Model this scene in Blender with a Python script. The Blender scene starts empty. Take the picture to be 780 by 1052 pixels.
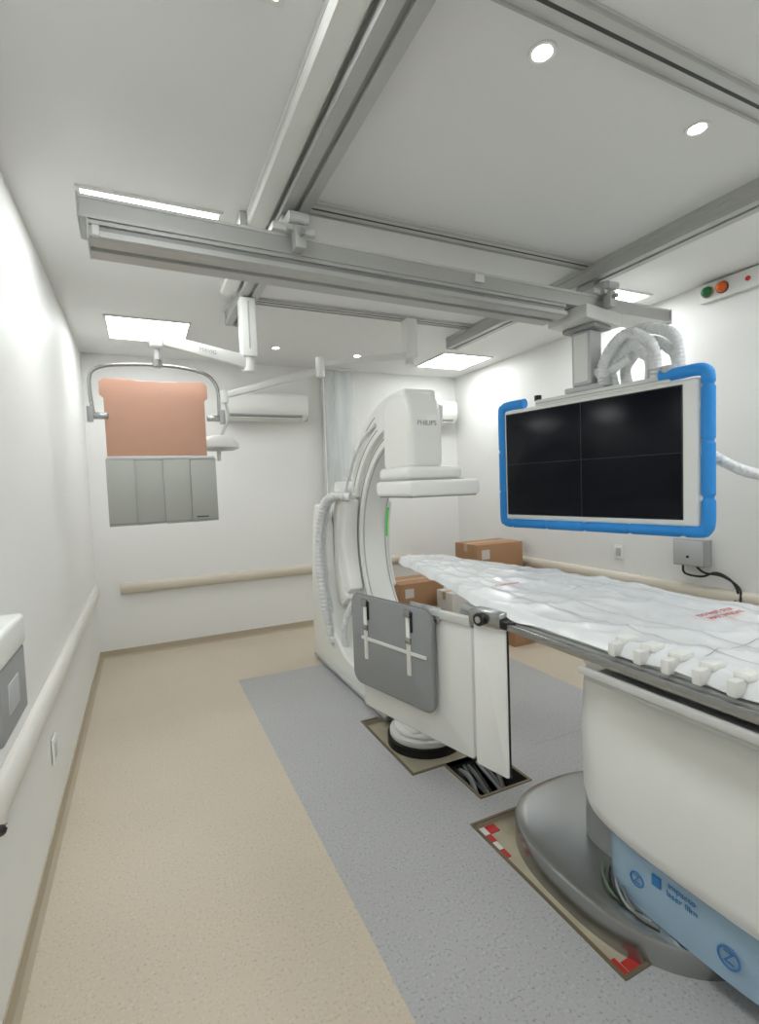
import bpy, bmesh, math, random
from mathutils import Vector, Matrix, noise
random.seed(4)
scene = bpy.context.scene
scene.view_settings.view_transform = 'Standard'

# ------------------------------------------------------------ materials
def lin(c):
    return tuple(((v/255)/12.92 if v/255 <= .04045 else ((v/255+.055)/1.055)**2.4) for v in c)
MATS = {}
def mat(name, rgb, rough=.5, metal=0, bump=0, bscale=40, var=0, emit=0, coat=0, vscale=6, spec=None):
    if name in MATS: return MATS[name]
    m = bpy.data.materials.new(name); m.use_nodes = True
    nt = m.node_tree; b = nt.nodes['Principled BSDF']
    c = (*lin(rgb), 1)
    b.inputs['Base Color'].default_value = c
    b.inputs['Roughness'].default_value = rough
    b.inputs['Metallic'].default_value = metal
    if spec is not None: b.inputs['Specular IOR Level'].default_value = spec
    if coat: b.inputs['Coat Weight'].default_value = coat
    tc = nt.nodes.new('ShaderNodeTexCoord')
    if emit:
        b.inputs['Emission Color'].default_value = c
        b.inputs['Emission Strength'].default_value = emit
    if var:
        n = nt.nodes.new('ShaderNodeTexNoise'); n.inputs['Scale'].default_value = vscale
        n.inputs['Detail'].default_value = 5
        nt.links.new(tc.outputs['Object'], n.inputs['Vector'])
        mx = nt.nodes.new('ShaderNodeMix'); mx.data_type = 'RGBA'
        mx.inputs[6].default_value = tuple(max(0, v*(1-var)) for v in c[:3])+(1,)
        mx.inputs[7].default_value = tuple(min(1, v*(1+var)) for v in c[:3])+(1,)
        nt.links.new(n.outputs['Fac'], mx.inputs[0])
        nt.links.new(mx.outputs[2], b.inputs['Base Color'])
    if bump:
        n = nt.nodes.new('ShaderNodeTexNoise'); n.inputs['Scale'].default_value = bscale
        nt.links.new(tc.outputs['Object'], n.inputs['Vector'])
        bp = nt.nodes.new('ShaderNodeBump'); bp.inputs['Strength'].default_value = bump
        bp.inputs['Distance'].default_value = .01
        nt.links.new(n.outputs['Fac'], bp.inputs['Height'])
        nt.links.new(bp.outputs['Normal'], b.inputs['Normal'])
    MATS[name] = m
    return m

WALL = mat('wall_paint', (238, 238, 235), .5, bump=.03, bscale=25, var=.012, vscale=1.5, spec=.35)
CEIL = mat('ceiling_paint', (232, 233, 231), .7, var=.01, vscale=1)
ALU = mat('aluminium', (184, 185, 182), .45, .25, var=.03, vscale=12)
ALUD = mat('aluminium_dark', (148, 149, 147), .45, .3)  # darker grey aluminium for slots, grooves, collar and standoffs
ALUL = mat('aluminium_light', (208, 209, 206), .45, .15)
SLOT = mat('slot_dark', (70, 71, 70), .6)
WHITE = mat('white_enamel', (238, 239, 234), .34, coat=.15, var=.01, vscale=3)
WHITE2 = mat('white_plastic', (226, 227, 222), .45)
HOSE = mat('hose_plastic', (228, 230, 230), .4)
GREYP = mat('grey_plastic', (156, 158, 158), .5)
GREYL = mat('grey_trim', (190, 192, 192), .5)
BLACK = mat('black_plastic', (22, 22, 24), .4)
SCREEN = mat('screen_glass', (8, 11, 22), .22, spec=.18)
BEZEL = mat('screen_seam', (34, 38, 50), .4)
BLUE = mat('blue_foam', (46, 150, 232), .6, bump=.05, var=.06, vscale=10)
TAN = mat('baseboard_vinyl', (178, 166, 144), .5)
RAIL = mat('handrail_vinyl', (214, 206, 190), .42)
RAILW = mat('handrail_vinyl_pale', (226, 223, 216), .42)
SALMON = mat('salmon_film', (198, 154, 132), .38, var=.04, vscale=7)
LEAD = mat('lead_vinyl', (166, 168, 160), .55, bump=.1, bscale=18, var=.04)
LEADD = mat('lead_vinyl_seam', (130, 132, 126), .6)
APRON = mat('apron_grey', (142, 145, 146), .6, bump=.15, bscale=60, var=.04)
STEEL = mat('brushed_steel', (168, 169, 168), .26, .9, var=.06, vscale=9)
CARD = mat('cardboard', (170, 130, 96), .75, var=.07, vscale=8)
CARDT = mat('packing_tape', (194, 164, 128), .35)
CARDL = mat('cardboard_light', (212, 206, 200), .7)
FILM = mat('blue_film', (156, 184, 204), .2, bump=.5, bscale=6, var=.08)
FILMT = mat('film_print', (50, 120, 180), .4)
RED = mat('red_marker', (190, 45, 38), .5)
REDT = mat('red_print', (205, 110, 106), .6)
LINE = mat('print_line', (150, 154, 156), .6)
SHEET = mat('table_cover', (236, 238, 239), .22, var=.02)
GREEN = mat('green_led', (70, 190, 70), .4, emit=.3)
ORANGE = mat('amber_lamp', (222, 96, 20), .25)
GRNL = mat('green_lamp', (30, 110, 60), .25)
WIRE = mat('wire_green', (96, 116, 84), .5)
WIREY = mat('wire_grey', (120, 122, 118), .5)
PIT = mat('pit_concrete', (178, 170, 148), .8, var=.2, vscale=14)
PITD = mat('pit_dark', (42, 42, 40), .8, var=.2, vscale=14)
BRASS = mat('pit_edge', (116, 102, 78), .5, .2, var=.15, vscale=20)
PANEL = mat('light_diffuser', (248, 251, 252), .5, emit=12)
SPOT = mat('spot_lens', (250, 252, 255), .5, emit=40)

def clear_mat():
    m = bpy.data.materials.new('clear_plastic'); m.use_nodes = True
    nt = m.node_tree; out = nt.nodes['Material Output']; b = nt.nodes['Principled BSDF']
    b.inputs['Base Color'].default_value = (.74, .80, .83, 1); b.inputs['Roughness'].default_value = .2
    t = nt.nodes.new('ShaderNodeBsdfTransparent'); mx = nt.nodes.new('ShaderNodeMixShader')
    tc = nt.nodes.new('ShaderNodeTexCoord'); mp = nt.nodes.new('ShaderNodeMapping'); mp.inputs['Scale'].default_value = (9, 9, .6)
    n = nt.nodes.new('ShaderNodeTexNoise'); n.inputs['Scale'].default_value = 1.5
    nt.links.new(tc.outputs['Object'], mp.inputs[0]); nt.links.new(mp.outputs[0], n.inputs['Vector'])
    mr = nt.nodes.new('ShaderNodeMapRange'); mr.inputs[3].default_value = .2; mr.inputs[4].default_value = .55
    nt.links.new(n.outputs['Fac'], mr.inputs[0]); nt.links.new(mr.outputs[0], mx.inputs[0])
    nt.links.new(t.outputs[0], mx.inputs[1]); nt.links.new(b.outputs[0], mx.inputs[2])
    nt.links.new(mx.outputs[0], out.inputs[0]); return m
CLEAR = clear_mat()

def floor_mat():
    m = bpy.data.materials.new('vinyl_floor'); m.use_nodes = True
    nt = m.node_tree; N = nt.nodes; L = nt.links; b = N['Principled BSDF']
    tc = N.new('ShaderNodeTexCoord'); sp = N.new('ShaderNodeSeparateXYZ'); L.new(tc.outputs['Object'], sp.inputs[0])
    def cmp(sock, op, val):
        n = N.new('ShaderNodeMath'); n.operation = op; L.new(sock, n.inputs[0]); n.inputs[1].default_value = val; return n.outputs[0]
    def mul(a, c):
        n = N.new('ShaderNodeMath'); n.operation = 'MULTIPLY'; L.new(a, n.inputs[0]); L.new(c, n.inputs[1]); return n.outputs[0]
    mask = mul(mul(cmp(sp.outputs[0], 'GREATER_THAN', .64), cmp(sp.outputs[0], 'LESS_THAN', 2.9)), cmp(sp.outputs[1], 'LESS_THAN', 4.25))
    def speck(base, dark, light, scale):
        n = N.new('ShaderNodeTexNoise'); n.inputs['Scale'].default_value = scale; n.inputs['Detail'].default_value = 2
        L.new(tc.outputs['Object'], n.inputs['Vector'])
        r = N.new('ShaderNodeValToRGB'); r.color_ramp.interpolation = 'LINEAR'
        e = r.color_ramp.elements
        e[0].position = .31; e[0].color = (*lin(dark), 1)
        e[1].position = .41; e[1].color = (*lin(base), 1)
        k = e.new(.6); k.color = (*lin(base), 1)
        k = e.new(.68); k.color = (*lin(light), 1)
        L.new(n.outputs['Fac'], r.inputs[0]); return r.outputs[0]
    be = speck((206, 194, 174), (186, 172, 150), (214, 205, 188), 95)
    gr = speck((180, 180, 180), (144, 145, 148), (193, 193, 192), 95)
    mx = N.new('ShaderNodeMix'); mx.data_type = 'RGBA'
    L.new(mask, mx.inputs[0]); L.new(be, mx.inputs[6]); L.new(gr, mx.inputs[7])
    n2 = N.new('ShaderNodeTexNoise'); n2.inputs['Scale'].default_value = 1.6; n2.inputs['Detail'].default_value = 4
    L.new(tc.outputs['Object'], n2.inputs['Vector'])
    mr = N.new('ShaderNodeMapRange'); mr.inputs[3].default_value = .93; mr.inputs[4].default_value = 1.05
    L.new(n2.outputs['Fac'], mr.inputs[0])
    vm = N.new('ShaderNodeVectorMath'); vm.operation = 'SCALE'
    L.new(mx.outputs[2], vm.inputs[0]); L.new(mr.outputs[0], vm.inputs['Scale'])
    L.new(vm.outputs[0], b.inputs['Base Color'])
    b.inputs['Roughness'].default_value = .4
    return m
FLOOR = floor_mat()

# ------------------------------------------------------------ builders
CUR = [None, None]
def group(name, origin=(0, 0, 0), rotz=0, local=False):
    e = bpy.data.objects.new(name, None); e.empty_display_size = .1
    scene.collection.objects.link(e)
    e.location = origin; e.rotation_euler = (0, 0, rotz)
    CUR[0] = e; CUR[1] = Vector((0, 0, 0)) if local else Vector(origin)
    return e
def solo(): CUR[0] = None; CUR[1] = Vector((0, 0, 0))
def link(o):
    scene.collection.objects.link(o)
    if CUR[0] is not None:
        o.parent = CUR[0]
        if CUR[1].length: o.matrix_parent_inverse = Matrix.Translation(-CUR[1])
    return o
def obj(name, verts, faces, m, smooth=None, bevel=0, segs=2):
    me = bpy.data.meshes.new(name); me.from_pydata([tuple(v) for v in verts], [], faces)
    bm = bmesh.new(); bm.from_mesh(me); bmesh.ops.recalc_face_normals(bm, faces=bm.faces)
    if bevel:
        es = [e for e in bm.edges if len(e.link_faces) == 2 and e.calc_face_angle(0) > math.radians(38)]
        bmesh.ops.bevel(bm, geom=es, offset=bevel, segments=segs, profile=.5, affect='EDGES', clamp_overlap=True)
    bm.to_mesh(me); bm.free()
    me.materials.append(m)
    if smooth or bevel:
        me.polygons.foreach_set('use_smooth', [True]*len(me.polygons))
        me.set_sharp_from_angle(angle=math.radians(smooth if smooth else 35))
    me.update()
    return link(bpy.data.objects.new(name, me))
def box(name, x0, x1, y0, y1, z0, z1, m, bevel=0, segs=2):
    v = [(x, y, z) for x in (x0, x1) for y in (y0, y1) for z in (z0, z1)]
    f = [(0, 1, 3, 2), (4, 6, 7, 5), (0, 4, 5, 1), (2, 3, 7, 6), (0, 2, 6, 4), (1, 5, 7, 3)]
    return obj(name, v, f, m, bevel=bevel, segs=segs)
def prism(name, pts, axis, a, b, m, bevel=0, smooth=35, segs=2):
    def P(p, t):
        return {'x': (t, p[0], p[1]), 'y': (p[0], t, p[1]), 'z': (p[0], p[1], t)}[axis]
    n = len(pts)
    v = [P(p, a) for p in pts]+[P(p, b) for p in pts]
    f = [tuple(range(n)), tuple(range(2*n-1, n-1, -1))]+[(i, (i+1) % n, n+(i+1) % n, n+i) for i in range(n)]
    return obj(name, v, f, m, smooth=smooth, bevel=bevel, segs=segs)
def sector(name, cy, cz, r0, r1, a0, a1, x0, x1, m, bevel=0, n=40, taper=None):
    out = []; inn = []
    for i in range(n+1):
        t = i/n; a = math.radians(a0+(a1-a0)*t); ro = r0+(r1-r0)*(taper(t) if taper else 1)
        out.append((cy+ro*math.cos(a), cz+ro*math.sin(a)))
        inn.append((cy+r0*math.cos(a), cz+r0*math.sin(a)))
    v = []; f = []
    for i in range(n+1):
        for x in (x0, x1):
            v.append((x, *out[i])); v.append((x, *inn[i]))
    for i in range(n):
        k = 4*i; q = k+4
        f += [(k, q, q+2, k+2), (k+1, k+3, q+3, q+1), (k, k+1, q+1, q), (k+2, q+2, q+3, k+3)]
    f += [(0, 2, 3, 1), (4*n, 4*n+1, 4*n+3, 4*n+2)]
    return obj(name, v, f, m, smooth=35, bevel=bevel)
def sell(cx, cy, hx, hy, p=3, n=56):
    o = []
    for i in range(n):
        a = 2*math.pi*i/n; c = math.cos(a); s = math.sin(a)
        o.append((cx+hx*math.copysign(abs(c)**(2/p), c), cy+hy*math.copysign(abs(s)**(2/p), s)))
    return o
def loft(name, rings, m, p=3, n=56, smooth=40):
    v = []; f = []
    for (z, cx, cy, hx, hy) in rings:
        v += [(x, y, z) for x, y in sell(cx, cy, hx, hy, p, n)]
    k = len(rings)
    for j in range(k-1):
        for i in range(n):
            f.append((j*n+i, j*n+(i+1) % n, (j+1)*n+(i+1) % n, (j+1)*n+i))
    f.append(tuple(range(n))); f.append(tuple(range((k-1)*n, k*n)))
    return obj(name, v, f, m, smooth=smooth)
def crom(pts, step=.02):
    P = [Vector(p) for p in pts]
    if len(P) < 3:
        k = max(2, int((P[1]-P[0]).length/step)); return [P[0].lerp(P[1], i/k) for i in range(k+1)]
    Q = [P[0]*2-P[1]]+P+[P[-1]*2-P[-2]]; o = []
    for i in range(1, len(Q)-2):
        a, b, c, d = Q[i-1:i+3]; k = max(2, int((c-b).length/step))
        for j in range(k):
            t = j/k
            o.append(.5*((2*b)+(c-a)*t+(2*a-5*b+4*c-d)*t*t+(3*b-a-3*c+d)*t**3))
    o.append(P[-1]); return o
def tube(name, pts, r, m, curve=True, step=.02, n=12, rib=0, ribd=.012, rf=None):
    C = crom(pts, ribd/4 if rib else step) if curve else [Vector(p) for p in pts]
    v = []; f = []; N = len(C)
    t0 = (C[1]-C[0]).normalized(); u = t0.orthogonal().normalized()
    acc = 0
    for i, c in enumerate(C):
        t = (C[min(i+1, N-1)]-C[max(i-1, 0)]).normalized()
        u = (u-t*u.dot(t)).normalized(); w = t.cross(u)
        if i: acc += (c-C[i-1]).length
        rr = r*(1-rib*(i//2 % 2)) if rib else r
        if rf: rr = rf(acc)*r
        for k in range(n):
            a = 2*math.pi*k/n; v.append(c+(u*math.cos(a)+w*math.sin(a))*rr)
    for i in range(N-1):
        for k in range(n):
            f.append((i*n+k, i*n+(k+1) % n, (i+1)*n+(k+1) % n, (i+1)*n+k))
    f.append(tuple(range(n))); f.append(tuple(range((N-1)*n, N*n)))
    return obj(name, v, f, m, smooth=50)
def cyl(name, p, q, r, m, n=28, r2=None, bevel=0):
    p = Vector(p); q = Vector(q); t = (q-p).normalized(); u = t.orthogonal().normalized(); w = t.cross(u)
    v = []
    for c, rr in ((p, r), (q, r if r2 is None else r2)):
        for k in range(n):
            a = 2*math.pi*k/n; v.append(c+(u*math.cos(a)+w*math.sin(a))*rr)
    f = [tuple(range(n)), tuple(range(2*n-1, n-1, -1))]+[(i, (i+1) % n, n+(i+1) % n, n+i) for i in range(n)]
    return obj(name, v, f, m, smooth=35, bevel=bevel)
def dome(name, c, r, axis, m, flat=1):
    bm = bmesh.new(); bmesh.ops.create_uvsphere(bm, u_segments=24, v_segments=14, radius=r)
    me = bpy.data.meshes.new(name)
    s = Vector((flat if axis == 'x' else 1, flat if axis == 'y' else 1, flat if axis == 'z' else 1))
    for vv in bm.verts: vv.co = Vector((vv.co.x*s.x, vv.co.y*s.y, vv.co.z*s.z))+Vector(c)
    bm.to_mesh(me); bm.free(); me.materials.append(m)
    me.polygons.foreach_set('use_smooth', [True]*len(me.polygons))
    return link(bpy.data.objects.new(name, me))
def text(name, s, loc, rot, size, m):
    cu = bpy.data.curves.new(name, 'FONT'); cu.body = s; cu.size = size; cu.extrude = .0006
    cu.align_x = 'CENTER'; cu.align_y = 'CENTER'; cu.materials.append(m)
    o = bpy.data.objects.new(name, cu); o.location = loc; o.rotation_euler = rot
    return link(o)
def rrect(x0, x1, z0, z1, r, n=6, corners=(1, 1, 1, 1)):
    o = []
    for (cx, cz, a0, k) in ((x1-r, z1-r, 0, 0), (x0+r, z1-r, 90, 1), (x0+r, z0+r, 180, 2), (x1-r, z0+r, 270, 3)):
        if corners[k]:
            for i in range(n+1):
                a = math.radians(a0+90*i/n); o.append((cx+r*math.cos(a), cz+r*math.sin(a)))
        else:
            o.append((x1 if k in (0, 3) else x0, z1 if k in (0, 1) else z0))
    return o

# ------------------------------------------------------------ room
XL, XR, YB, YF, H = -.45, 3.73, 5.5, -2.6, 2.93
solo()
box('wall_left', XL-.1, XL, YF, YB, -.3, H, WALL)
box('wall_right', XR, XR+.1, YF, YB, -.3, H, WALL)
box('wall_back', XL-.1, XR+.1, YB, YB+.1, -.3, H, WALL)
box('wall_front', XL-.1, XR+.1, YF-.1, YF, -.3, H, WALL)
box('ceiling', XL-.1, XR+.1, YF-.1, YB+.1, H, H+.1, CEIL)
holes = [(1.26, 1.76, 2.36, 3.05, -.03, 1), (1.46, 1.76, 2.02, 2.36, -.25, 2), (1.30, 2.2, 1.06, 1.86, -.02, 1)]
xs = sorted({XL, XR}|{h[0] for h in holes}|{h[1] for h in holes}); ys = sorted({YF, YB}|{h[2] for h in holes}|{h[3] for h in holes})
V = []; F = []; MI = []
def quad(a, b, c, d, mi):
    k = len(V); V.extend([a, b, c, d]); F.append((k, k+1, k+2, k+3)); MI.append(mi)
for i in range(len(xs)-1):
    for j in range(len(ys)-1):
        cx = (xs[i]+xs[i+1])/2; cy = (ys[j]+ys[j+1])/2
        if any(h[0] < cx < h[1] and h[2] < cy < h[3] for h in holes): continue
        quad((xs[i], ys[j], 0), (xs[i+1], ys[j], 0), (xs[i+1], ys[j+1], 0), (xs[i], ys[j+1], 0), 0)
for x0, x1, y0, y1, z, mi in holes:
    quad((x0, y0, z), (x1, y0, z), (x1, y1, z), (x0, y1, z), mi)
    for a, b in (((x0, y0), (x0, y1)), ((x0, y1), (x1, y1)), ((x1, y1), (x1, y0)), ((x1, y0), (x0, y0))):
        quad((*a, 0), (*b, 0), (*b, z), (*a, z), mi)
me = bpy.data.meshes.new('floor'); me.from_pydata(V, [], F)
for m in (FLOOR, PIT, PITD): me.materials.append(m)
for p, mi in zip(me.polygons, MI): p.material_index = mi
scene.collection.objects.link(bpy.data.objects.new('floor', me))

def base(name, a, b, axis, wallc, sgn):
    pr = [(wallc, 0), (wallc+sgn*.03, 0), (wallc+sgn*.012, .015), (wallc+sgn*.006, .05), (wallc+sgn*.006, .07), (wallc, .07)]
    return prism(name, pr, axis, a, b, TAN)
base('baseboard_left', YF, YB, 'y', XL, 1)
base('baseboard_right', YF, YB, 'y', XR, -1)
base('baseboard_back', XL, XR, 'x', YB, -1)
def crash(name, wallc, sgn, axis, a, b, z, m=RAIL, d=1):
    pr = [(wallc, z-.055), (wallc+sgn*.03*d, z-.055), (wallc+sgn*.05*d, z-.035), (wallc+sgn*.055*d, z), (wallc+sgn*.05*d, z+.035), (wallc+sgn*.03*d, z+.055), (wallc, z+.055)]
    return prism(name, pr, axis, a, b, m, bevel=.006)
crash('trim_1', XL, 1, 'y', -1.5, 5.35, .685, RAILW, .8)
crash('trim_2', YB, -1, 'x', -.24, 3.0, .665)
crash('trim_3', XR, -1, 'y', -1.5, 5.2, .70)

# ------------------------------------------------------------ ceiling lights
for (cx, cy) in ((.12, 4.6), (3.21, 4.75), (.12, 2.87), (3.21, 2.87), (.12, 1.12), (3.21, 1.0), (.12, -.9), (3.21, -.9), (1.7, -1.6)):
    group('ceiling_panel_light', (cx, cy, H))
    s = .31; w = .018
    box('frame_1', cx-s, cx+s, cy-s, cy-s+w, H-.012, H, WHITE2); box('frame_2', cx-s, cx+s, cy+s-w, cy+s, H-.012, H, WHITE2)
    box('frame_3', cx-s, cx-s+w, cy-s+w, cy+s-w, H-.012, H, WHITE2); box('frame_4', cx+s-w, cx+s, cy-s+w, cy+s-w, H-.012, H, WHITE2)
    box('diffuser', cx-s+w, cx+s-w, cy-s+w, cy+s-w, H-.007, H-.001, PANEL)
for (cx, cy) in ((1.22, 1.26), (2.04, 1.29), (1.23, 4.8), (2.09, 4.85)):
    group('recessed_downlight', (cx, cy, H))
    n = 32; v = []; f = []
    for r, z in ((.045, H), (.043, H-.008), (.032, H-.006), (.029, H-.001)):
        v += [(cx+r*math.cos(2*math.pi*i/n), cy+r*math.sin(2*math.pi*i/n), z) for i in range(n)]
    for j in range(3): f += [(j*n+i, j*n+(i+1) % n, (j+1)*n+(i+1) % n, (j+1)*n+i) for i in range(n)]
    obj('trim_ring', v, f, WHITE2, smooth=40)
    cyl('lens', (cx, cy, H-.001), (cx, cy, H-.004), .028, SPOT)

# ------------------------------------------------------------ ceiling rails
def long_rail(x, y0, y1, duct):
    group('ceiling_rail', (x, (y0+y1)/2, H))
    pr = [(x-.06, H), (x-.06, H-.03), (x-.052, H-.035), (x-.052, H-.07), (x-.06, H-.075), (x-.06, H-.1), (x-.012, H-.1), (x-.012, H-.085),
          (x+.012, H-.085), (x+.012, H-.1), (x+.06, H-.1), (x+.06, H-.075), (x+.052, H-.07), (x+.052, H-.035), (x+.06, H-.03), (x+.06, H)]
    prism('profile', pr, 'y', y0, y1, ALU, smooth=20)
    box('slot', x-.0115, x+.0115, y0+.01, y1-.01, H-.088, H-.0855, ALUD)
    box('end_cap', x-.066, x+.066, y1-.002, y1+.012, H-.104, H, GREYL, .003)
    if duct:
        d = x-.115
        prism('cable_duct', [(d-.052, H), (d-.052, H-.05), (d-.042, H-.062), (d, H-.066), (d+.038, H-.062), (d+.048, H-.05), (d+.048, H)], 'y', y0, y1-.5, WHITE2, smooth=25)
        box('duct_groove', d-.053, d-.051, y0, y1-.5, H-.03, H-.026, GREYL)
        box('wall_bracket', d-.085, d-.052, 2.52, 2.62, H-.07, H-.001, ALUL, .004)
long_rail(.70, -1.6, 3.95, True)
long_rail(2.70, -1.6, 4.0, False)
for y in (1.12, 2.36, 3.64, -.2):
    group('ceiling_track', (1.7, y, H))
    box('plate', .765, 2.635, y-.05, y+.05, H-.012, H, ALUL, .003)
    box('slot_1', .77, 2.63, y-.006, y+.006, H-.0135, H-.0115, SLOT)
    box('lip_1', .77, 2.63, y-.05, y-.042, H-.02, H-.01, ALU)
    box('lip_2', .77, 2.63, y+.042, y+.05, H-.02, H-.01, ALU)

# ------------------------------------------------------------ bridge beam
ang = math.atan2(.10, 3.54)
group('ceiling_bridge_beam', (-.16, 2.33, 0), ang, local=True)
L = 3.55
up = [(-.085, 2.728), (-.085, 2.66), (-.10, 2.655), (-.10, 2.638), (.10, 2.638), (.10, 2.655), (.085, 2.66), (.085, 2.728)]
prism('upper_profile', up, 'x', 0, L, ALU, smooth=20)
box('upper_lip', 0, L, -.09, -.084, 2.716, 2.7285, ALUL)
lo = [(-.09, 2.638), (-.09, 2.622), (-.078, 2.62), (-.078, 2.598), (-.10, 2.594), (-.10, 2.572), (-.085, 2.565), (-.02, 2.565), (-.02, 2.58), (.02, 2.58), (.02, 2.565), (.10, 2.565), (.10, 2.638)]
prism('lower_profile', lo, 'x', .03, 2.55, ALU, smooth=20)
box('lower_groove', .04, 2.54, -.0795, -.0775, 2.600, 2.618, ALUD)
box('end_cap', -.008, 0, -.10, .10, 2.638, 2.73, GREYL, .003)
box('end_cap_low', .022, .03, -.10, .10, 2.562, 2.638, GREYL, .003)
box('end_cap_near', L, L+.01, -.10, .10, 2.63, 2.73, GREYL, .003)
box('label', 1.86, 1.92, -.102, -.085, 2.67, 2.71, WHITE2, .002)
box('stop', .04, .065, -.115, -.09, 2.57, 2.61, WHITE2, .004)
for i, xx in enumerate((.84, 2.86)):
    box(f'carriage_{i}', xx-.10, xx+.10, -.12, .12, 2.728, 2.76, ALUL, .004)
    box(f'carriage_post_{i}', xx-.04, xx+.04, -.07, .07, 2.75, 2.829, ALU, .008)
    box(f'carriage_wheel_block_{i}', xx-.04, xx+.04, -.15, -.06, 2.72, 2.80, ALU, .01)
    cyl(f'brake_{i}', (xx-.04, -.16, 2.77), (xx+.05, -.16, 2.77), .024, GREYL)
    box(f'brake_bracket_{i}', xx-.015, xx+.035, -.17, -.11, 2.64, 2.74, ALU, .006)
    cyl(f'knob_{i}', (xx+.01, -.20, 2.70), (xx+.01, -.16, 2.70), .014, GREYP)

# ------------------------------------------------------------ monitor
group('ceiling_suspended_monitor', (2.595, 2.40, 1.70), math.radians(-80.1), local=True)
box('housing', -.64, .70, 0, .07, -.41, .40, WHITE, .02, 3)
box('rear_housing', -.5, .5, .07, .17, -.3, .3, WHITE2, .03, 3)
box('top_bar', -.36, .55, .0, .09, .395, .44, WHITE2, .01)
box('top_bar_line', -.35, .54, -.002, .001, .412, .416, GREYP)
box('screen_edge', -.617, .617, -.004, .005, -.372, .372, BLACK, .002)
box('screen', -.61, .61, -.006, .01, -.365, .365, SCREEN, .002)
box('seam_v', -.0025, .0025, -.0075, -.005, -.362, .362, BEZEL); box('seam_h', -.607, .607, -.0075, -.005, -.002, .002, BEZEL)
def bump_r(a): return .8 if (a % .30) < .022 and a > .1 else 1.0
pth = [(.49, .02, .44), (.60, .02, .44), (.69, .02, .44), (.722, .02, .425), (.735, .02, .39), (.735, .02, .2), (.735, .02, 0), (.735, .02, -.2), (.735, .02, -.37), (.722, .02, -.42), (.68, .02, -.435),
       (.4, .02, -.435), (.1, .02, -.435), (-.2, .02, -.435), (-.5, .02, -.435), (-.62, .02, -.435), (-.655, .02, -.42), (-.668, .02, -.38), (-.668, .02, 0), (-.668, .02, .38), (-.655, .02, .42), (-.62, .02, .435), (-.46, .02, .435)]
tube('bumper', pth, .034, BLUE, step=.01, n=16, rf=bump_r)
for z in (-.25, 0, .25):
    box('bumper_clip', .68, .735, .01, .05, z-.02, z+.02, WHITE2, .004)
    box('bumper_clip_l', -.668, -.62, .01, .05, z-.02, z+.02, WHITE2, .004)
box('mount_plate', -.12, .16, .0, .13, .44, .475, GREYL, .008)
box('support_column', -.065, .075, .0, .13, .475, .82, GREYL, .015)
box('column_face', -.045, .055, -.004, .002, .50, .80, WHITE2, .004)
box('column_collar', -.11, .12, -.03, .17, .82, .85, ALUD, .01)
box('beam_trolley', -.14, .14, -.14, .26, .85, .936, ALUL, .012)
cyl('knob', (-.36, .04, .44), (-.36, .04, .475), .025, BLACK)
for i, (a, b, hh, yy) in enumerate(((.15, .46, .73, .02), (.17, .40, .68, .09), (.12, .53, .77, .15), (.2, .5, .70, .2))):
    tube(f'cable_hose_{i}', [(a, yy, .46), (a-.01, yy, .56), (a+.05, yy, hh-.06), ((a+b)/2, yy, hh), (b-.04, yy, hh-.07), (b, yy, .56), (b, yy, .42)], .034, HOSE, rib=.1, ribd=.022)
tube('cable_hose_side', [(.05, .06, .56), (.14, .05, .53), (.22, .07, .57), (.28, .08, .60)], .03, HOSE, rib=.1, ribd=.022)
for i, (a, z) in enumerate(((.15, .45), (.46, .44), (.53, .44))):
    cyl(f'hose_collar_{i}', (a, .03, z), (a, .03, z+.05), .042, GREYL)

solo()
tube('cable_hose', [(2.82, 1.78, 1.74), (2.86, 1.70, 1.66), (2.97, 1.62, 1.585), (3.15, 1.55, 1.56), (3.4, 1.5, 1.68), (3.6, 1.5, 1.95), (3.68, 1.5, 2.4), (3.685, 1.5, 2.925)], .03, HOSE, rib=.1, ribd=.022)

# ------------------------------------------------------------ suspended radiation shield
group('ceiling_suspended_radiation_shield', (.11, 3.3, 2.93))
yy = 3.3
pane = [(-.17, 1.80), (.38, 1.80), (.38, 2.14), (.40, 2.16), (.40, 2.235), (.375, 2.255), (.24, 2.255), (.22, 2.247), (.0, 2.247), (-.02, 2.255), (-.165, 2.255), (-.19, 2.235), (-.19, 2.16), (-.17, 2.14)]
prism('acrylic_pane', pane, 'y', yy-.008, yy+.008, SALMON, bevel=.003)
box('pane_clip_bar', -.175, .42, yy-.016, yy+.016, 1.785, 1.805, GREYL, .004)
for i in range(4):
    a = -.18+i*.152
    prism(f'lead_flap_{i}', [(a, 1.79), (a+.1505, 1.79), (a+.1525, 1.40+.002*(i % 2)), (a+.001, 1.398)], 'y', yy-.014+.002*(i % 2), yy-.002+.002*(i % 2), LEAD, bevel=.0015)
    if i: box(f'seam_{i}', a-.003, a-.001, yy-.0155, yy-.012, 1.41, 1.785, LEADD)
box('flap_hem', -.178, .42, yy-.0165, yy-.0125, 1.41, 1.413, LEADD)
box('label', .30, .37, yy-.0168, yy-.0125, 1.428, 1.434, BLACK)
tube('yoke', [(-.225, yy, 2.05), (-.235, yy, 2.15), (-.235, yy, 2.25), (-.215, yy, 2.295), (-.15, yy, 2.325), (-.02, yy, 2.34), (.11, yy, 2.345), (.25, yy, 2.34), (.38, yy, 2.315), (.44, yy, 2.27), (.465, yy, 2.2), (.465, yy, 2.05)], .011, STEEL)
for s, x in ((1, -.225), (-1, .465)):
    box('clamp', min(x-.02*s, x+.075*s), max(x-.02*s, x+.075*s), yy-.025, yy+.025, 2.02, 2.055, STEEL, .006)
    cyl('clamp_knob', (x-.015*s, yy-.03, 2.0), (x-.015*s, yy-.03, 2.085), .016, GREYP)
cyl('stem', (.125, yy, 2.33), (.125, yy, 2.50), .017, GREYL)
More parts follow.
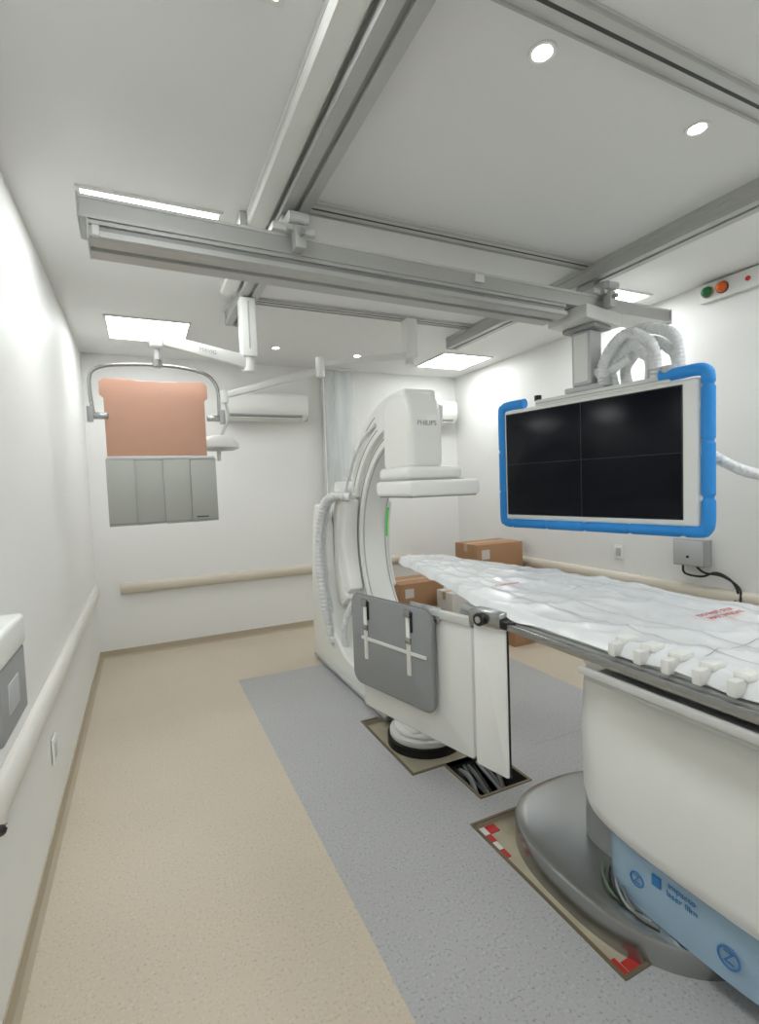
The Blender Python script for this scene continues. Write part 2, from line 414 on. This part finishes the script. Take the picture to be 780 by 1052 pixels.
cyl('stem_collar', (.125, yy, 2.335), (.125, yy, 2.375), .03, STEEL)
box('elbow', .085, .165, yy-.04, yy+.04, 2.44, 2.53, WHITE2, .02, 3)
def armseg(name, p, q, w, h, m):
    p = Vector(p); q = Vector(q); t = (q-p).normalized(); s = t.cross(Vector((0, 0, 1))).normalized(); u = s.cross(t)
    v = []
    for c, k in ((p, 1), (q, .8)):
        for a, b in ((-1, -1), (1, -1), (1, 1), (-1, 1)): v.append(c+s*w*a*.5*k+u*h*b*.5*k)
    return obj(name, v, [(0, 1, 2, 3), (7, 6, 5, 4)]+[(i, (i+1) % 4, 4+(i+1) % 4, 4+i) for i in range(4)], m, bevel=.01)
armseg('spring_arm', (.66, 3.38, 2.42), (.14, 3.3, 2.50), .06, .085, WHITE2)
armseg('spring_arm_tail', (.66, 3.38, 2.42), (.36, 3.42, 2.47), .05, .05, WHITE)
text('arm_label', 'MAVIG', (.42, 3.305, 2.455), (math.pi/2, math.radians(8), math.radians(8)), .035, GREYP)
cyl('arm_joint', (.68, 3.39, 2.36), (.68, 3.39, 2.46), .045, WHITE2)
box('drop_column', .635, .735, 3.33, 3.44, 2.45, 2.828, WHITE, .012)
box('column_groove', .68, .69, 3.327, 3.331, 2.5, 2.8, GREYL)

# ------------------------------------------------------------ examination lamp
group('ceiling_examination_lamp', (2.03, 3.62, 2.93))
box('drop_column', 1.98, 2.08, 3.57, 3.67, 2.60, 2.911, WHITE, .012)
cyl('column_joint', (2.03, 3.62, 2.55), (2.03, 3.62, 2.62), .04, WHITE2)
armseg('boom', (2.02, 3.62, 2.62), (1.29, 3.66, 2.52), .05, .055, WHITE2)
cyl('elbow', (1.27, 3.66, 2.42), (1.27, 3.66, 2.56), .033, WHITE)
armseg('spring_arm', (1.27, 3.68, 2.47), (.60, 3.80, 2.28), .045, .055, WHITE2)
cyl('wrist', (.58, 3.80, 2.22), (.58, 3.80, 2.31), .028, WHITE)
tube('lamp_stem', [(.58, 3.8, 2.23), (.60, 3.8, 2.12), (.56, 3.8, 2.02), (.54, 3.8, 1.97)], .011, ALUL)
loft('lamp_head', [(1.985, .52, 3.8, .04, .04), (1.97, .52, 3.8, .10, .10), (1.93, .52, 3.8, .14, .14), (1.895, .52, 3.8, .145, .145), (1.885, .52, 3.8, .125, .125)], WHITE2, p=2, n=36)
cyl('lamp_glass', (.52, 3.8, 1.886), (.52, 3.8, 1.88), .115, GREYL)
cyl('lamp_handle', (.52, 3.8, 1.88), (.52, 3.8, 1.80), .014, WHITE2)

# ------------------------------------------------------------ C-arm
group('c_arm_xray_machine', (1.55, 2.72, 0))
cyl('floor_ring', (1.53, 2.70, -.03), (1.53, 2.70, .02), .235, BLACK, 48)
cyl('floor_pivot', (1.53, 2.70, .02), (1.53, 2.70, .06), .22, WHITE2, 48, bevel=.01)
cyl('pivot_cap', (1.53, 2.70, .06), (1.53, 2.70, .09), .19, WHITE, 48, bevel=.012)
foot = [(2.60, .07), (2.56, .10), (2.62, .125), (3.0, .16), (3.4, .19), (3.72, .24), (3.92, .36), (4.02, .55), (4.06, .85), (4.04, 1.25), (4.10, 1.42), (4.32, 1.44), (4.42, 1.2), (4.47, .8), (4.5, .3), (4.5, .03), (3.2, .03), (2.9, .065)]
prism('l_arm', foot, 'x', 1.385, 1.80, WHITE, bevel=.045, segs=4)
prism('l_arm_trim', [(2.95, .03), (2.95, .05), (4.46, .05), (4.46, .03)], 'x', 1.376, 1.39, GREYL)
box('foot_skirt', 1.40, 1.79, 2.98, 4.45, 0.0, .032, GREYP)
cY, cZ = 2.98, 1.13
sector('c_arc', cY, cZ, .79, .98, 98, -98, 1.60, 1.84, WHITE, .016, 56)
sector('arc_side_rail', cY, cZ, .905, .935, 80, -90, 1.594, 1.604, WHITE2, 0, 56)
sector('arc_side_line', cY, cZ, .835, .841, 90, -95, 1.5965, 1.604, GREYP, 0, 56)
sector('arc_inner_rail_1', cY, cZ, .785, .792, 80, -90, 1.618, 1.628, GREYL, 0, 56)
sector('arc_inner_rail_2', cY, cZ, .785, .792, 80, -90, 1.812, 1.822, GREYL, 0, 56)
sector('arc_led', cY, cZ, .783, .79, 20, 2, 1.822, 1.839, GREEN, 0, 16)
sector('arc_sleeve', cY, cZ, .93, 1.13, 27, -30, 1.46, 1.92, WHITE, .035, 24)
sector('arc_sleeve_cheek_1', cY, cZ, .83, 1.08, 24, -27, 1.47, 1.592, WHITE, .025, 24)
sector('arc_sleeve_cheek_2', cY, cZ, .85, 1.08, 22, -27, 1.848, 1.90, WHITE2, .02, 24)
box('roll_joint', 1.46, 1.80, 3.98, 4.2, .95, 1.40, WHITE2, .05, 3)
sector('arc_top_fairing', cY, cZ, .86, 1.075, 96, 24, 1.555, 1.80, WHITE, .022, 36, taper=lambda t: .40+.60*(1-max(0, (t-.45)/.55)**1.6))
sector('fairing_outline', cY, cZ, .90, .905, 70, 30, 1.5515, 1.556, GREYP, 0, 30)
sector('fairing_outline_b', cY, cZ, 1.0, 1.005, 70, 38, 1.5515, 1.556, GREYP, 0, 30)
hx = [(2.80, 1.68), (2.80, 1.99), (2.82, 2.11), (2.87, 2.17), (2.98, 2.195), (3.10, 2.19), (3.17, 2.13), (3.2, 1.95), (3.2, 1.68)]
prism('detector_housing', hx, 'x', 1.545, 1.80, WHITE, bevel=.045, segs=5)
box('detector_carriage', 1.51, 1.93, 2.78, 3.2, 1.61, 1.695, WHITE, .03, 4)
box('carriage_line', 1.507, 1.93, 2.778, 3.202, 1.607, 1.613, GREYL)
box('flat_detector', 1.49, 2.01, 2.70, 3.21, 1.505, 1.605, WHITE, .02, 3)
box('detector_face', 1.51, 1.99, 2.72, 3.19, 1.496, 1.508, GREYP, .003)
text('brand_label', 'PHILIPS', (1.675, 2.797, 1.97), (math.pi/2, 0, 0), .045, GREYP)
box('tube_housing', 1.56, 1.88, 2.76, 3.2, .30, .58, WHITE, .04, 3)
box('collimator', 1.62, 1.82, 2.86, 3.1, .58, .70, GREYP, .02)
for i, (dx, r) in enumerate(((0, .034), (.06, .028))):
    tube(f'cable_hose_{i}', [(1.50+dx, 3.72+.05*i, 1.50), (1.40+dx, 3.84+.04*i, 1.51), (1.345+dx, 3.96+.05*i, 1.42), (1.32+dx, 4.03+.05*i, 1.15), (1.32+dx, 4.02+.06*i, .85), (1.34+dx, 3.98+.05*i, .55), (1.375+dx, 3.95+.04*i, .33), (1.44+dx, 3.9+.04*i, .22)], r, HOSE, rib=.16, ribd=.034)
tube('cable_hose_upper', [(1.545, 3.3, 2.02), (1.53, 3.5, 1.94), (1.52, 3.68, 1.78), (1.51, 3.8, 1.62), (1.48, 3.82, 1.5)], .014, HOSE, rib=.1, ribd=.018)
tube('cable_hose_lower', [(1.5, 3.62, .72), (1.46, 3.72, .60), (1.43, 3.8, .42), (1.44, 3.8, .24)], .028, HOSE, rib=.14, ribd=.028)

# ------------------------------------------------------------ floor pits
def frame(name, x0, x1, y0, y1, w=.022, m=BRASS):
    group(name, ((x0+x1)/2, (y0+y1)/2, 0))
    box('edge_1', x0-w, x0, y0-w, y1+w, 0, .004, m); box('edge_2', x1, x1+w, y0-w, y1+w, 0, .004, m)
    box('edge_3', x0, x1, y0-w, y0, 0, .004, m); box('edge_4', x0, x1, y1, y1+w, 0, .004, m)
frame('floor_pit_frame', 1.30, 2.2, 1.06, 1.86, .014)
for i, (a, b, c, d, m) in enumerate(((1.305, 1.345, 1.80, 1.85, WHITE2), (1.305, 1.345, 1.75, 1.80, RED), (1.305, 1.34, 1.70, 1.75, WHITE2), (1.35, 1.40, 1.80, 1.85, RED), (1.305, 1.34, 1.65, 1.70, RED), (1.305, 1.335, 1.07, 1.13, RED), (1.34, 1.39, 1.07, 1.11, RED))):
    box(f'hazard_mark_{i}', a, b, c, d, -.0199, -.017, m)
group('floor_pit_frame', (1.5, 2.7, 0))
w = .016
box('edge_1', 1.26-w, 1.26, 2.36-w, 3.05+w, 0, .004, BRASS); box('edge_2', 1.26, 1.46, 2.36-w, 2.36, 0, .004, BRASS)
box('edge_3', 1.26, 1.37, 3.05, 3.05+w, 0, .004, BRASS); box('edge_4', 1.46-w, 1.46, 2.02-w, 2.342, 0, .004, BRASS)
box('edge_5', 1.46, 1.76, 2.02-w, 2.02, 0, .004, BRASS); box('edge_6', 1.76, 1.76+w, 2.02-w, 3.05+w, 0, .004, BRASS)
group('cable_bundle', (1.6, 2.2, -.2))
for i in range(9):
    a = 1.49+.03*i
    tube(f'cable_{i}', [(a, 2.35, -.04-.01*(i % 3)), (a+.01*math.sin(i), 2.26, -.06-.02*(i % 2)), (a+.02*math.cos(i*2), 2.15, -.12), (a, 2.04, -.2)], .009+.003*(i % 3), (WIREY, BLACK, GREYP, WIREY)[i % 4])
group('floor_access_cover', (2.3, 2.35, 0))
for i, (a, b, c, d) in enumerate(((2.04, 2.55, 2.27, 2.273), (2.55, 2.553, 2.0, 2.273))):
    box(f'joint_{i}', a, b, c, d, 0, .001, GREYP)

# ------------------------------------------------------------ patient table
group('patient_table', (1.77, 1.37, 0))
loft('floor_plinth', [(-.02, 1.77, 1.37, .43, .50), (.07, 1.77, 1.37, .43, .50), (.085, 1.77, 1.37, .425, .495), (.092, 1.77, 1.37, .41, .48), (.095, 1.77, 1.37, .38, .45)], STEEL, p=2.5, n=80)
loft('film_wrapped_column', [(.095, 1.78, .98, .315, .36), (.22, 1.78, .98, .32, .365), (.37, 1.78, .98, .315, .36)], FILM, p=4)
loft('column_core', [(.095, 1.80, 1.35, .22, .2), (.37, 1.80, 1.35, .22, .2)], GREYP, p=3)
PX = 1.835
loft('pedestal_cover', [(.315, PX, .93, .36, .50), (.315, PX, .93, .40, .545), (.33, PX, .93, .415, .56), (.38, PX, .93, .425, .57), (.60, PX, .93, .43, .575), (.80, PX, .93, .42, .565), (.845, PX, .93, .41, .555), (.855, PX, .93, .40, .545)], WHITE, p=3.2, n=72)
loft('cover_lip', [(.855, PX, .93, .38, .525), (.885, PX, .93, .38, .525)], GREYP, p=3.2)
loft('upper_carriage', [(.88, PX, .93, .405, .5), (.895, PX, .93, .415, .51), (.955, PX, .93, .415, .51), (.965, PX, .93, .40, .50)], WHITE2, p=5)
box('carriage_beam', 1.42, 2.16, .1, 1.25, .965, 1.0, ALU, .006)
top = [(1.36, .05), (1.355, 1.5), (1.36, 1.78), (1.40, 2.0), (1.46, 2.22), (1.53, 2.5), (1.60, 2.85), (1.645, 3.15), (1.68, 3.25), (1.74, 3.29), (1.84, 3.29), (1.92, 3.25), (1.97, 3.12), (2.03, 2.85), (2.13, 2.5), (2.18, 2.2), (2.195, 1.78), (2.2, .05)]
prism('tabletop', top, 'z', 1.0, 1.035, WHITE2, bevel=.008)
LE = top[:10]; RE = top[:9:-1]
def edge(E, y):
    for (xa, ya), (xb, yb) in zip(E, E[1:]):
        if ya <= y <= yb: return xa+(xb-xa)*(y-ya)/(yb-ya)
    return E[-1][0]
def ridge(v): return (1-min(1, abs(v)*2.6))**2
def cz(x, y):
    a = ridge(noise.noise(Vector((x*4+y*1.5, y*1.8, 0)))); b = ridge(noise.noise(Vector((x*9-y*3, y*5, 3))))
    return 1.046+.013*a+.007*b
nr, nc = 240, 50; v = []; f = []
for j in range(nr+1):
    y = .05+3.235*j/nr; xl = edge(LE, y); xr = edge(RE, y)
    for i in range(nc+1):
        t = i/nc; x = xl-.006+(xr-xl+.012)*t
        e = min(t, 1-t)*(xr-xl); z = cz(x, y)
        wv = .014*noise.noise(Vector((y*6, 9 if t < .5 else 2, 0)))
        if i == 0: z = 1.015+wv; x -= .006+.5*abs(wv)
        elif i == nc: z = 1.015+wv; x += .006+.5*abs(wv)
        elif e < .03: z -= .004
        v.append((x, y, z))
for j in range(nr):
    for i in range(nc):
        k = j*(nc+1)+i; f.append((k, k+1, k+nc+2, k+nc+1))
obj('cover_sheet', v, f, SHEET, smooth=70)
def strip(name, pts, w, m):
    v = []; f = []
    for x, y in pts:
        dx, dy = w
        v += [(x-dx, y-dy, cz(x, y)+.0025), (x+dx, y+dy, cz(x, y)+.0025)]
    for i in range(len(pts)-1): f.append((2*i, 2*i+1, 2*i+3, 2*i+2))
    return obj(name, v, f, m)
for i, (xa, xb) in enumerate(((1.50, 1.70), (1.64, 1.76), (1.90, 1.83), (2.06, 1.87))):
    pts = []
    for k in range(181):
        y = .1+k*(3.05/180); t = max(0, (y-1.7)/1.4); pts.append((xa+(xb-xa)*t, y))
    strip(f'guide_line_{i}', pts, (.0018, 0), LINE)
for i, y in enumerate((.9, 1.75, 2.35)):
    wd = .33 if y < 1.9 else .33-(y-1.9)*.18
    strip(f'cross_line_{i}', [(1.78-wd+2*wd*k/60, y) for k in range(61)], (0, .0015), LINE)
for i, (x, y, s) in enumerate(((1.90, 1.14, 'DO NOT STEP'), (1.90, 1.10, 'MAX WEIGHT'), (1.62, 1.98, 'CAUTION'))):
    text(f'print_{i}', s, (x, y, 1.066), (0, 0, 0), .032, REDT)
for i, x in enumerate((1.318, 2.222)):
    box(f'accessory_rail_{i}', x-.008, x+.008, .15, 1.80, .97, 1.0, STEEL, .003)
    for k in range(5):
        y = .25+k*.35
        box(f'rail_standoff_{i}_{k}', min(x, 1.77+(x-1.77)*.86), max(x, 1.77+(x-1.77)*.86), y-.015, y+.015, .98, .995, ALUD)
box('side_channel', 1.345, 1.40, .15, 2.0, .955, 1.0, ALU, .005)
box('side_channel_slot', 1.342, 1.346, .15, 1.98, .97, .985, GREYP)
box('guide_rail_outer', 1.285, 1.305, .1, 1.22, .93, .955, ALUL, .005)
box('guide_rail_plate', 1.29, 1.44, .1, 1.20, .915, .932, ALU, .004)
for k in range(11):
    y = .19+k*.09
    box(f'rail_clip_{k}', 1.36, 1.42, y, y+.045, 1.045, 1.068, WHITE, .008)
    box(f'rail_clip_tab_{k}', 1.318, 1.37, y+.01, y+.036, 1.012, 1.055, WHITE2, .005)
def ring(name, x, y, z, r):
    tube(name, [(x, y+r*math.cos(a*math.pi/10), z+r*math.sin(a*math.pi/10)) for a in range(21)], .003, FILMT, curve=False, n=6)
text('film_logo', 'Z', (1.4575, .84, .18), (math.pi/2, 0, -math.pi/2), .05, FILMT)
ring('film_ring', 1.458, .84, .18, .030); ring('film_ring_b', 1.461, 1.14, .20, .024)
text('film_logo_b', 'Z', (1.460, 1.14, .20), (math.pi/2, 0, -math.pi/2), .04, FILMT)
text('film_print', 'impacto\nlaser film', (1.4575, .98, .25), (math.pi/2, 0, -math.pi/2), .028, FILMT)
box('film_mark', 1.455, 1.459, 1.05, 1.08, .23, .265, FILMT)
for i in range(4):
    tube(f'wire_{i}', [(1.52, 1.33-.03*i, .11), (1.46, 1.28-.03*i, .12), (1.43, 1.21-.03*i, .105), (1.45, 1.14-.03*i, .10)], .005, (WIRE, BLACK, GREYP, WIREY)[i % 4])

# ------------------------------------------------------------ table-side lead shield
group('lead_shield_panel', (1.09, 2.59, 0), math.atan2(-.94, .24), local=True)
prism('main_panel', rrect(0, .80, .34, .95, .02), 'y', -.008, .008, WHITE2, bevel=.003)
prism('main_panel_edge', rrect(-.003, .803, .337, .953, .02), 'y', -.004, .004, GREYP)
prism('side_panel', rrect(.812, .985, .33, .975, .012), 'y', -.010, .006, WHITE, bevel=.003)
prism('side_panel_edge', rrect(.812, .989, .327, .978, .014), 'y', -.006, .003, BLACK)
box('panel_hinge', .798, .814, -.012, .002, .36, .94, ALUL, .003)
box('top_bracket', .55, .80, -.022, .012, .945, .985, ALUL, .005)
box('acrylic_tab', .42, .62, -.02, -.012, .93, 1.0, CLEAR)
box('rail_clamp', .80, .97, -.03, .05, .965, 1.03, STEEL, .01)
cyl('clamp_knob', (.88, -.06, 1.0), (.88, -.03, 1.0), .028, BLACK, bevel=.005)
cyl('clamp_knob_face', (.88, -.063, 1.0), (.88, -.06, 1.0), .014, GREYP)
box('clamp_pad', .97, 1.03, -.03, .0, .97, 1.005, BLACK, .006)
box('hang_bar', -.02, .62, -.03, -.008, .93, .96, STEEL, .004)
group('lead_apron', (1.09, 2.59, 0), math.atan2(-.94, .24), local=True)
prism('apron_sheet', rrect(-.03, .60, .49, .985, .06), 'y', -.055, -.033, APRON, bevel=.006)
prism('apron_piping', rrect(-.036, .606, .484, .991, .064), 'y', -.047, -.041, LEADD)
for i, x in enumerate((.10, .44)):
    box(f'strap_{i}', x-.014, x+.014, -.062, -.055, .64, .955, WHITE2, .002)
    box(f'clip_{i}', x-.022, x+.022, -.07, -.054, .93, .97, STEEL, .004)
    box(f'buckle_{i}', x-.02, x+.02, -.068, -.055, .80, .83, STEEL, .004)
    box(f'clip_grip_{i}', x+.022, x+.03, -.066, -.055, .86, .96, BLACK, .002)
box('hook_strip', .06, .56, -.06, -.0545, .745, .762, WHITE2, .001)

# ------------------------------------------------------------ cardboard boxes
def carton(x0, x1, y0, y1, z0, z1, m=CARD):
    group('cardboard_box', ((x0+x1)/2, (y0+y1)/2, z0))
    box('carton', x0, x1, y0, y1, z0, z1, m, .004)
    ym = (y0+y1)/2; g = .0015
    box('tape', x0-g, x1+g, ym-.03, ym+.03, z1-.08, z1+g, CARDT)
    box('flap_seam', x0, x1, ym-.002, ym+.002, z1+g, z1+.0025, SLOT)
    box('label', x0+.06, x0+.16, y0-g, y0, z0+(z1-z0)*.45, z0+(z1-z0)*.8, CARDL)
carton(3.02, 3.64, 4.15, 4.58, 0, .33); carton(3.04, 3.64, 4.17, 4.57, .333, .66); carton(3.03, 3.62, 4.16, 4.55, .663, .94)
carton(2.28, 2.84, 4.45, 4.90, 0, .30); carton(2.30, 2.82, 4.47, 4.88, .303, .57)
carton(2.66, 2.96, 4.08, 4.38, 0, .25); carton(2.67, 2.95, 4.09, 4.37, .253, .50, CARDL)
carton(3.12, 3.56, 3.72, 4.08, 0, .30)

# ------------------------------------------------------------ wall units
def ac(x0, x1):
    B = YB-.004
    group('air_conditioner', ((x0+x1)/2, B, 2.45))
    pr = [(B, 2.32), (B, 2.60), (B-.17, 2.60), (B-.205, 2.57), (B-.215, 2.46), (B-.20, 2.385), (B-.14, 2.325)]
    prism('casing', pr, 'x', x0, x1, WHITE, bevel=.01)
    prism('louver', [(B-.135, 2.316), (B-.2, 2.368), (B-.196, 2.376), (B-.13, 2.325)], 'x', x0+.04, x1-.06, GREYL)
    prism('louver_slot', [(B-.15, 2.323), (B-.19, 2.355), (B-.187, 2.361), (B-.145, 2.33)], 'x', x0+.05, x1-.07, GREYP)
    prism('louver_flap', [(B-.12, 2.303), (B-.19, 2.335), (B-.186, 2.342), (B-.118, 2.312)], 'x', x0+.05, x1-.07, WHITE2)
    box('pipe_stub', x1-.005, x1+.03, B-.1, B, 2.33, 2.38, GREYP, .005)
ac(.80, 1.68); ac(2.80, 3.62)
group('plastic_sheet', (2.08, 5.4, 2.93))
v = []; f = []; n = 24; k = 14
for j in range(k+1):
    for i in range(n+1):
        x = 1.90+.36*i/n; z = 2.925-1.6*j/k
        v.append((x+.01*math.sin(j*.7), 5.40+.012*math.sin(i*.5+j*.12), z))
for j in range(k):
    for i in range(n): f.append((j*(n+1)+i, j*(n+1)+i+1, (j+1)*(n+1)+i+1, (j+1)*(n+1)+i))
obj('sheet', v, f, CLEAR, smooth=60)
box('header_strip', 1.89, 2.27, 5.37, 5.43, 2.90, 2.93, WHITE2, .003)
box('edge_trim', 1.895, 1.91, 5.40, 5.495, 1.3, 2.9, WHITE2)

group('warning_light_box', (XR, 2.12, 2.84))
box('backplate', XR-.044, XR-.004, 1.90, 2.32, 2.79, 2.92, WHITE2, .008)
for i, (y, m) in enumerate(((2.26, GRNL), (2.16, ORANGE))):
    cyl(f'lamp_base_{i}', (XR-.055, y, 2.855), (XR-.04, y, 2.855), .04, BLACK if i else CARDT)
    dome(f'lamp_{i}', (XR-.055, y, 2.855), .036, 'x', m, 1.2)
cyl('reset_button', (XR-.05, 2.0, 2.855), (XR-.04, 2.0, 2.855), .016, RED)

group('electrical_junction_box', (XR, 2.4, 1.0))
box('case', XR-.09, XR-.003, 2.26, 2.50, .90, 1.10, GREYP, .008)
box('lid', XR-.097, XR-.088, 2.27, 2.49, .91, 1.09, GREYL, .004)
cyl('lock', (XR-.102, 2.38, .97), (XR-.096, 2.38, .97), .01, BLACK)
tube('cable_1', [(XR-.06, 2.44, .90), (XR-.07, 2.42, .84), (XR-.06, 2.3, .83), (XR-.05, 2.2, .87), (XR-.04, 2.1, .82), (XR-.04, 2.06, .72), (XR-.065, 2.1, .66)], .008, BLACK)
tube('cable_2', [(XR-.06, 2.34, .90), (XR-.06, 2.28, .86), (XR-.05, 2.16, .85), (XR-.03, 2.06, .78), (XR-.07, 2.03, .68)], .008, BLACK)
cyl('plug', (XR-.075, 2.03, .67), (XR-.08, 2.04, .61), .018, BLACK)
def outlet(x, y, z, s):
    x += s*.002
    group('electrical_outlet', (x, y, z))
    box('plate', min(x, x+s*.01), max(x, x+s*.01), y-.045, y+.045, z-.06, z+.06, WHITE, .003)
    box('socket', min(x+s*.009, x+s*.013), max(x+s*.009, x+s*.013), y-.025, y+.025, z-.035, z+.035, GREYL, .002)
outlet(XR, 3.05, .93, -1); outlet(XL, 2.78, .39, 1)

XD = XL+.003
group('wall_mounted_control_box', (XD, 1.45, 1.1)).name = 'electrical_control_box'
box('lid', XD, XD+.147, 1.33, 1.60, 1.20, 1.28, WHITE, .012, 3)
box('case', XD, XD+.142, 1.335, 1.595, 1.03, 1.20, GREYP, .008, 3)
box('label_plate', XD+.140, XD+.145, 1.40, 1.50, 1.08, 1.15, GREYL, .002)
tube('cord_1', [(-.34, 1.59, 1.035), (-.335, 1.60, 1.01), (-.345, 1.57, .99), (-.36, 1.50, .985), (-.35, 1.44, .96), (-.36, 1.38, .93)], .007, BLACK)
tube('cord_2', [(-.35, 1.55, 1.035), (-.35, 1.56, 1.015), (-.36, 1.51, .965), (-.36, 1.42, .93)], .006, BLACK)
tube('plug_cord', [(-.38, 1.36, 1.03), (-.37, 1.34, .95), (-.37, 1.34, .86), (-.36, 1.39, .815)], .005, BLACK)
cyl('plug', (-.36, 1.385, .818), (-.345, 1.43, .80), .013, BLACK)
cyl('plug_pin_1', (-.345, 1.43, .806), (-.34, 1.455, .80), .0028, STEEL, n=8)
cyl('plug_pin_2', (-.345, 1.43, .794), (-.34, 1.455, .788), .0028, STEEL, n=8)

# ------------------------------------------------------------ camera + world
cam = bpy.data.cameras.new('camera'); co = bpy.data.objects.new('camera', cam); scene.collection.objects.link(co)
fw = Vector((.4252, .9035, -.0523)).normalized(); rt = Vector((.9034, -.4272, -.0366)); rt = (rt-fw*rt.dot(fw)).normalized(); upv = rt.cross(fw)
M = Matrix((rt, upv, -fw)).transposed().to_4x4(); M.translation = Vector((0, 0, 1.58))
co.matrix_world = M
cam.sensor_fit = 'VERTICAL'; cam.sensor_height = 24; cam.lens = 24*516/1052; cam.clip_start = .02
scene.camera = co
w = bpy.data.worlds.new('world'); scene.world = w; w.use_nodes = True
w.node_tree.nodes['Background'].inputs[0].default_value = (.8, .85, .9, 1); w.node_tree.nodes['Background'].inputs[1].default_value = .3
